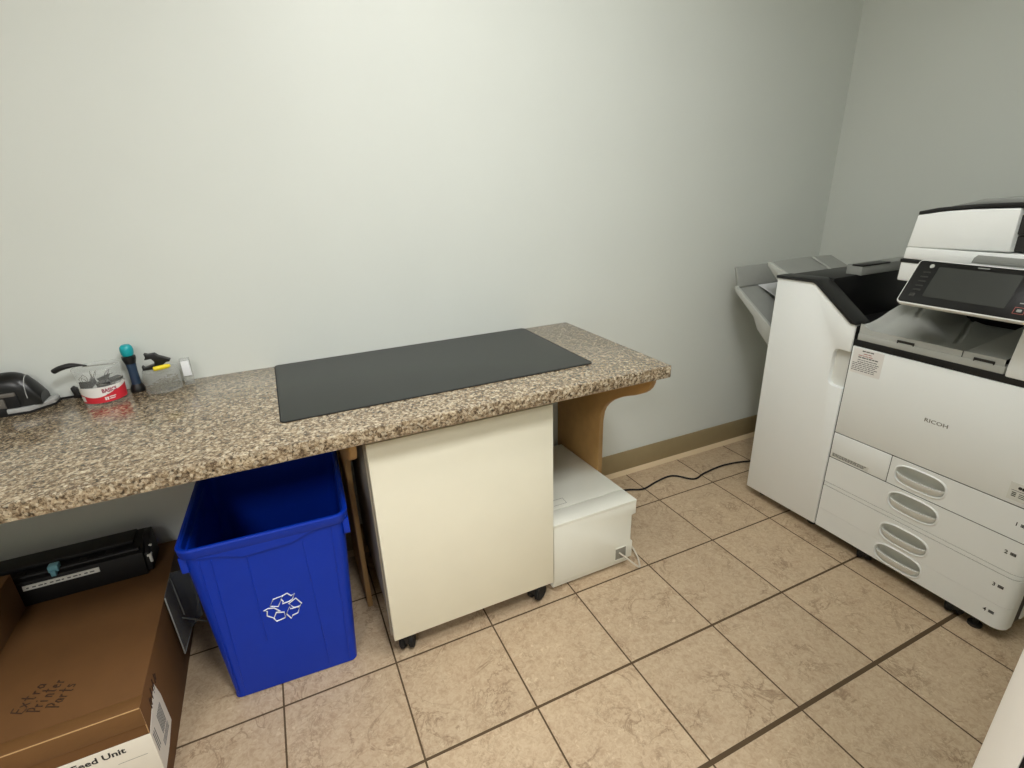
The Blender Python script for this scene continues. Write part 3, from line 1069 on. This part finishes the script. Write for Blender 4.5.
G = .0017
k = MB(); k.prism(corner(XF), 'z', .4355 + G, .7555, .0012); fc = k.build('front_cover', 'white', cp)
k = MB(); k.box(XF, XF + .05, -.9045, YLc, .3365 + G, .4355 - G, .0012); lc = k.build('side_hatch', 'white', cp)
d1 = holed_panel('drawer', .3365 + G, .4355 - G, -.9075, .386)
d2 = holed_panel('drawer', .2345 + G, .3365 - G, YLc, .2895)
k = MB(); k.prism(corner(XF + .0008), 'z', .2205, .2338, .0006); k.build('trim_strip', 'white', cp)
d3 = holed_panel('drawer', .1215 + .0004, .2195 - G * .5, YLc, .1685)
d4 = holed_panel('drawer', .045, .1210, YLc, .0845)

# printing on the front
FR = lambda y, z, x=XF - .0004: frame((x, y, z), (0, -1, 0), (0, 0, 1))
k = MB(); k.add(text_bm('RICOH', .016, .062, .0002), 0, FR(-.9655, .583)); o = k.build('maker_lettering', 'soft_ink', fc)
for dr, num, z in ((d1, '1', .381), (d2, '2', .289), (d3, '3', .176), (d4, '4', .085)):
    k = MB()
    k.add(text_bm(num, .016, None, .0003), 0, FR(-1.2355, z))
    for i in range(3):
        k.box(XF - .0006, XF, -1.2600 + .0002, -1.2485, z + .0015 + i * .0032, z + .0037 + i * .0032, 0)
    k.box(XF - .0006, XF, -1.2615, -1.2600, z + .0015, z + .0101, 0)
    k.build('drawer_number', 'ink', dr)
k = MB(); k.box(XF - .0006, XF, -.8135, -.7165, .668, .7515, 0); ws = k.build('warning_sticker', 'white_label', fc)
k = MB(); k2 = MB()
rnd = random.Random(5)
rows = [(.744, .745, 1), (.736, .75, 1), (.729, .735, 1), (.722, .735, 0), (.714, .735, 0), (.707, .735, 0), (.701, .72, 0), (.695, .72, 0), (.689, .72, 0), (.683, .72, 0), (.677, .72, 0)]
for i, (z, y, red) in enumerate(rows):
    yy = -y
    while yy > -.795 + (.02 if red else 0) * 1:
        wd = rnd.uniform(.005, .013)
        (k2 if i in (1, 2) else k).box(XF - .0009, XF - .0004, yy - wd, yy, z, z + (.0036 if i in (0, 3) else .0022), 0)
        yy -= wd + .002
k.build('sticker_print', 'bar', ws)
k2.build('sticker_heading', 'red_ink', ws)
k = MB(); k.box(XF - .0005, XF, -.846, -.718, .343, .3585, 0); hs = k.build('hatch_sticker', 'strip', lc)
k = MB()
for z in (.3535, .3495, .3455):
    yy = -.7195
    while yy > -.832:
        wd = rnd.uniform(.005, .012)
        k.box(XF - .0008, XF - .0004, yy - wd, yy, z, z + .0024, 0)
        yy -= wd + .0018
k.build('hatch_print', 'bar', hs)
k = MB(); k.box(XF - .0006, XF, -1.258, -1.200, .449, .500, 0); gs = k.build('compliance_sticker', 'strip', fc)
k = MB()
k.lathe([(0, 0), (.0045, 0), (.0045, .0004), (0, .0004)], (0, 0, 0), 14, T=frame((XF - .0006, -1.222, .488), (0, 1, 0), (0, 0, -1)))
k.box(XF - .0010, XF - .0005, -1.25, -1.2265, .4835, .492, 0)
k.box(XF - .0009, XF - .0005, -1.255, -1.205, .4775, .4785, 0)
for z in (.470, .465, .460):
    k.box(XF - .0009, XF - .0005, -1.2175, -1.208, z, z + .0028, 0)
    k.box(XF - .0009, XF - .0005, -1.252, -1.2235, z, z + .0018, 0)
k.build('sticker_print', 'ink', gs)

# black band, paper output area
k = MB(); k.prism(corner(XF + .002, .028), 'z', .7565, .7775, .001); k.build('trim_band', 'black', cp)
k = MB()
k.box(2.40, 2.57, YRc, YLc - .002, .756, .975, .003, slot=0)
k.box(1.95, 2.41, YRc, -1.118, .756, .975, .003, slot=0)
k.box(1.93, 2.41, -1.118, YLc - .004, .757, .785, .001, slot=0)
k.build('output_bay', 'black', cp)
k = MB()
k.prism([(-1.113, .7735), (-1.113, .80), (-1.121, .912), (-1.124, .968), (YRc, .968), (YRc, .7735)], 'x', XF - .001, 2.04, .006)
k.build('side_column', 'white', cp)

def sst(a, b_, x):
    t = max(0, min(1, (x - a) / (b_ - a)))
    return t * t * (3 - 2 * t)
def tray_surf(s, t):
    x = 1.899 + .46 * t
    y = -.719 - .388 * s
    q = (x - 1.899)
    edge = sst(0, .035, s)
    hump = .046 * sst(.60 - .25 * q / .3, .10, s) * sst(.03, .22, q)
    valley = -.018 * sst(.30 - .4 * q, .56 - .4 * q, s) * (1 - sst(.70, .765, s)) * sst(.02, .07, q)
    block = (.001 + .12 * q) * sst(.745, .77, s) * (1 - sst(.30, .32, q))
    lipz = .8165 + .016 * (1 - sst(.0, .09, s)) 
    rim = -.004 * sst(0, .012, q) * (1 - sst(.745, .77, s))
    groove = -.006 * (abs(math.sin((s * 1.0 + q * .9) * 9.5)) < .16) * sst(.12, .2, q) * (s < .7)
    return (x, y, lipz + hump + valley + block + rim + groove)
k = MB()
k.grid(tray_surf, 110, 60)
k.grid(lambda s, t: (1.899 - .0005 * t, -.719 - .388 * s, tray_surf(s, 0)[2] + (.800 - tray_surf(s, 0)[2]) * t), 110, 1)
ot = k.build('output_tray', 'bay_grey', cp)
k = MB()
k.box(1.8965, 1.93, -1.110, -.718, .7785, .7995, .0012)
for y in (-.862, -1.062):
    k.box(1.8958, 1.905, y - .024, y + .024, .800, .8015, .0003, slot=1)
    k.box(1.8955, 1.905, y + .021, y + .024, .797, .807, .0003, slot=1)
    k.box(1.8955, 1.905, y - .024, y - .021, .797, .807, .0003, slot=1)
    k.box(1.8962, 1.905, y - .021, y + .021, .8015, .807, .0003, slot=1)
k.box(1.8972, 1.90, -1.0105, -1.009, .799, .8175, 0, slot=1)
k.build('tray_front', ['bay_grey', 'dark'], ot)

# scanner and document feeder
SX = 1.975
k = MB()
k.box(SX, 2.52, YRc, -.752, .972, 1.036, .004)
k.box(SX - .002, 2.52, YRc, -.7505, 1.028, 1.0385, .001, slot=1)
k.build('scanner_base', ['white', 'black'], cp)
k = MB()
k.prism([(-.757, 1.040), (-.7595, 1.074), (YRc, 1.080), (YRc, 1.040)], 'x', SX - .002, 2.52, .003)
k.prism([(-.936, 1.0450), (-.940, 1.060), (-.948, 1.0685), (YRc, 1.0685), (YRc, 1.0450)], 'x', SX - .0034, SX + .02, .002, slot=1)
k.build('scanner_lid', ['white', 'tray'], cp)
k = MB()
k.prism([(-.7592, 1.074), (-.7705, 1.168), (-.83, 1.180), (-.90, 1.188), (-1.012, 1.194), (-1.014, 1.081)], 'x', SX - .0012, 2.46, .004, seg=3)
fd = k.build('document_feeder', 'white', cp)
arc = [(-.7725, 1.170), (-.82, 1.181), (-.88, 1.189), (-.95, 1.1945), (-1.02, 1.198), (-1.10, 1.198)]
k = MB()
k.prism(arc + [(y, z + .0095) for y, z in arc[::-1]], 'x', SX - .002, 2.46, .001, slot=0)
k.prism([(-.79, 1.183), (-.90, 1.199), (-1.10, 1.207), (-1.10, 1.222), (-1.0, 1.222), (-.90, 1.214)], 'x', SX + .06, 2.44, .004, slot=1)
k.build('feeder_cover', ['black', 'tray'], fd)
k = MB()
k.box(SX + .014, 2.42, -1.10, -1.008, 1.127, 1.176, .002)
k.box(SX + .020, 2.40, -1.28, -1.012, 1.083, 1.122, .002)
k.build('feed_slot', 'dark', fd)
k = MB()
k.prism([(-1.015, 1.122), (-1.285, 1.150), (-1.285, 1.158), (-1.015, 1.128)], 'x', SX + .05, 2.40, .002)
k.build('feed_tray', 'tray_light', fd)

# tilted control panel
PO = Vector((1.81, -.855, .943)); PU = Vector((0, -1, 0)); PV = Vector((.075, 0, .110)).normalized()
PF = frame(PO, PU, PV)                      # local z points out of the panel towards the viewer
if (PF.to_3x3() @ Vector((0, 0, 1))).x > 0:
    raise SystemExit('panel faces the wrong way')
def plate(mb, u0, u1, v0, v1, z0, z1, r, slot=0, bev=.001):
    mb.prism(rrect(u1 - u0, v1 - v0, r, 6, (u0 + u1) / 2, (v0 + v1) / 2), 'z', z0, z1, bev, slot=slot, T=PF)
k = MB()
plate(k, -.003, .302, -.003, .1355, -.018, -.001, .012, bev=.003)
pn_ = k.build('control_panel', 'silver', cp)
k = MB(); plate(k, .0008, .298, .0012, .1318, -.004, .0006, .009, bev=.0008); k.build('black_bezel', 'black_gloss', pn_)
k = MB(); plate(k, .0555, .243, .0245, .1165, .0004, .0010, .001, bev=0); k.build('screen', 'screen', pn_)
k = MB(); k.lathe([(0, 0), (.0062, 0), (.0056, .0014), (0, .0018)], (0, 0, 0), 24, T=PF @ Matrix.Translation((.037, .1165, .0005))); k.build('home_button', 'tray_light', pn_)
for v in (.095, .0805, .067, .053, .040):
    k = MB(); plate(k, .0235, .0425, v, v + .0045, .0004, .0014, .001, bev=.0003); k.build('function_button', 'dark', pn_)
k = MB(); plate(k, .022, .036, .020, .031, .0004, .0012, .002, bev=.0003); k.build('card_mark', 'dark', pn_)
k = MB()
for u0, u1, v0, v1 in ((.262, .284, .0155, .0165), (.262, .284, .032, .033), (.262, .263, .0155, .033), (.283, .284, .0155, .033)):
    plate(k, u0, u1, v0, v1, .0004, .0011, .0002, bev=0)
k.build('start_button', 'red_ink', pn_)
k = MB(); plate(k, .268, .278, .0205, .028, .0004, .0014, .002, bev=.0003); plate(k, .266, .282, .043, .0455, .0004, .001, .0005, bev=0); plate(k, .270, .278, .058, .064, .0004, .001, .0005, bev=0); k.build('key_print', 'tray', pn_)
k = MB(); plate(k, .142, .168, .1235, .1262, .0004, .0009, .0005, bev=0); k.build('panel_lettering', 'tray', pn_)
k = MB()
k.box(1.875, SX + .01, -1.20, -.90, .985, 1.025, .004)
k.build('panel_arm', 'dark', cp)
for x, y in ((1.925, -.885), (1.925, -1.165), (2.5, -.8), (2.5, -1.2)):
    caster('caster', cp, x, y, .5, .024, .052)
k = MB()
for y in (-1.222,):
    k.lathe([(0, 0), (.018, 0), (.018, .008), (.007, .010), (.007, .052), (0, .052)], (1.925, y, 0), 20)
k.build('levelling_foot', 'dark', cp)

# ================================================================ FINISHER BESIDE THE COPIER
fn = thing('finisher', 'white and black sheet finisher docked to the left side of the copier', 'finisher', (2.2, -.55, 0))
k = MB()
k.box(1.918, 2.50, -.556, -.392, .045, .82, .003)
k.box(1.918, 2.50, -.699, -.50, .045, .74, .003)
k.build('body', 'white', fn)
k = MB()
dp = [(-.386, .036), (-.386, .9365), (-.534, .9410), (-.545, .9365), (-.688, .8275), (-.7050, .8245), (-.7050, .731), (-.662, .731), (-.652, .7245), (-.648, .714), (-.648, .616), (-.653, .604), (-.664, .598), (-.7050, .598), (-.7050, .042)]
k.prism(dp, 'x', 1.895, 1.921, .003)
k.build('front_door', 'white', fn)
k = MB()
k.box(1.9005, 1.96, -.7090, -.7055, .05, .82, 0)  # black strip standing in for the shade in the gap beside the copier
k.build('seam_shade_strip', 'rubber', fn)
k = MB()
k.box(1.914, 1.925, -.7085, -.640, .59, .74, 0)
k.build('door_grip', 'handle_grey', fn)
k = MB()
k.box(1.93, 2.46, -.545, -.392, .815, .932, .002)
k.prism([(-.384, .9375), (-.384, .947), (-.535, .9525), (-.549, .9475), (-.698, .8345), (-.709, .8255), (-.690, .8265), (-.547, .9345), (-.534, .9400)], 'x', 1.889, 1.965, .001)
k.prism([(-.392, .93), (-.392, .946), (-.535, .952), (-.560, .952), (-.560, .775), (-.52, .775), (-.52, .93)], 'x', 1.960, 2.43, .002)
k.box(1.93, 2.43, -.700, -.55, .738, .792, .001)
k.prism([(-.535, .93), (-.690, .8255), (-.709, .824), (-.709, .77), (-.535, .77)], 'x', 1.924, 1.962, .001)
k.build('top_cover', 'black', fn)
k = MB()
k.box(2.085, 2.44, -.572, -.515, .950, .986, .003)
k.box(2.083, 2.24, -.574, -.535, .982, .9875, .001, slot=1)
k.build('rear_cover', ['tray', 'black'], fn)
k = MB()
def upper(s, t):
    return (2.03 + .37 * s, -.39 + .155 * t, .899 + .066 * t + .004 * math.sin(math.pi * s))
k.grid(upper, 12, 8, thick=.007)
k.prism([(-.39, .902), (-.236, .968), (-.228, .967), (-.232, .950), (-.285, .900), (-.39, .862)], 'x', 2.022, 2.036, .002, slot=1)
k.tube([(2.26, -.385, .908), (2.26, -.25, .9705)], .004, 8, slot=1)
k.build('upper_tray', ['tray', 'tray_light'], fn)
k = MB()
def lower(s, t):
    return (1.985 + .40 * s, -.392 + .268 * t, .670 + .183 * t)
k.grid(lower, 10, 10, thick=.008)
k.prism([(-.126, .845), (-.118, .850), (-.094, .932), (-.100, .9355), (-.106, .930), (-.134, .856)], 'x', 1.986, 2.385, .002)
k.prism([(-.120, .852), (-.126, .860), (-.150, .843), (-.302, .738), (-.392, .676), (-.392, .600), (-.330, .640), (-.262, .700), (-.235, .748), (-.13, .832)], 'x', 1.972, 1.988, .003, slot=1)
k.build('lower_tray', ['tray', 'tray_light'], fn)
for x, y in ((1.96, -.43), (1.96, -.66), (2.45, -.43), (2.45, -.66)):
    k = MB()
    k.lathe([(0, 0), (.02, 0), (.02, .012), (.008, .015), (.008, .046), (0, .046)], (x, y, 0), 20)
    k.build('foot', 'dark', fn)
k = MB()
def sheet(s, t):
    return (2.10 + .21 * s, -.390 + .272 * t, .7065 + .0 + (.150 + .012 * 0) * t + .034 * math.sin(math.pi * min(1, t * 1.02)) * .6 - .0 * s)
k.grid(sheet, 4, 14, thick=.0012)
o = k.build('paper_sheet', 'paper', None, loc=(2.2, -.25, .78))
tag(o, 'white sheet of paper lying in the lower grey tray of the finisher', 'paper')

# ================================================================ CABLE ON THE FLOOR
k = MB()
k.tube(catmull([(1.172, -.10, .0046), (1.30, -.105, .0046), (1.445, -.137, .0046), (1.513, -.164, .0046), (1.600, -.145, .0046), (1.675, -.134, .0046), (1.717, -.146, .0046), (1.771, -.205, .0046), (1.853, -.188, .0046), (1.99, -.177, .0046), (2.133, -.21, .0046), (2.3, -.30, .0046), (2.42, -.33, .0046)], 8), .0040, 8)
o = k.build('power_cable', 'rubber', None, loc=(1.7, -.16, 0))
tag(o, 'thin black cable snaking across the floor between white printer and finisher', 'cable')
bpy.context.view_layer.update()
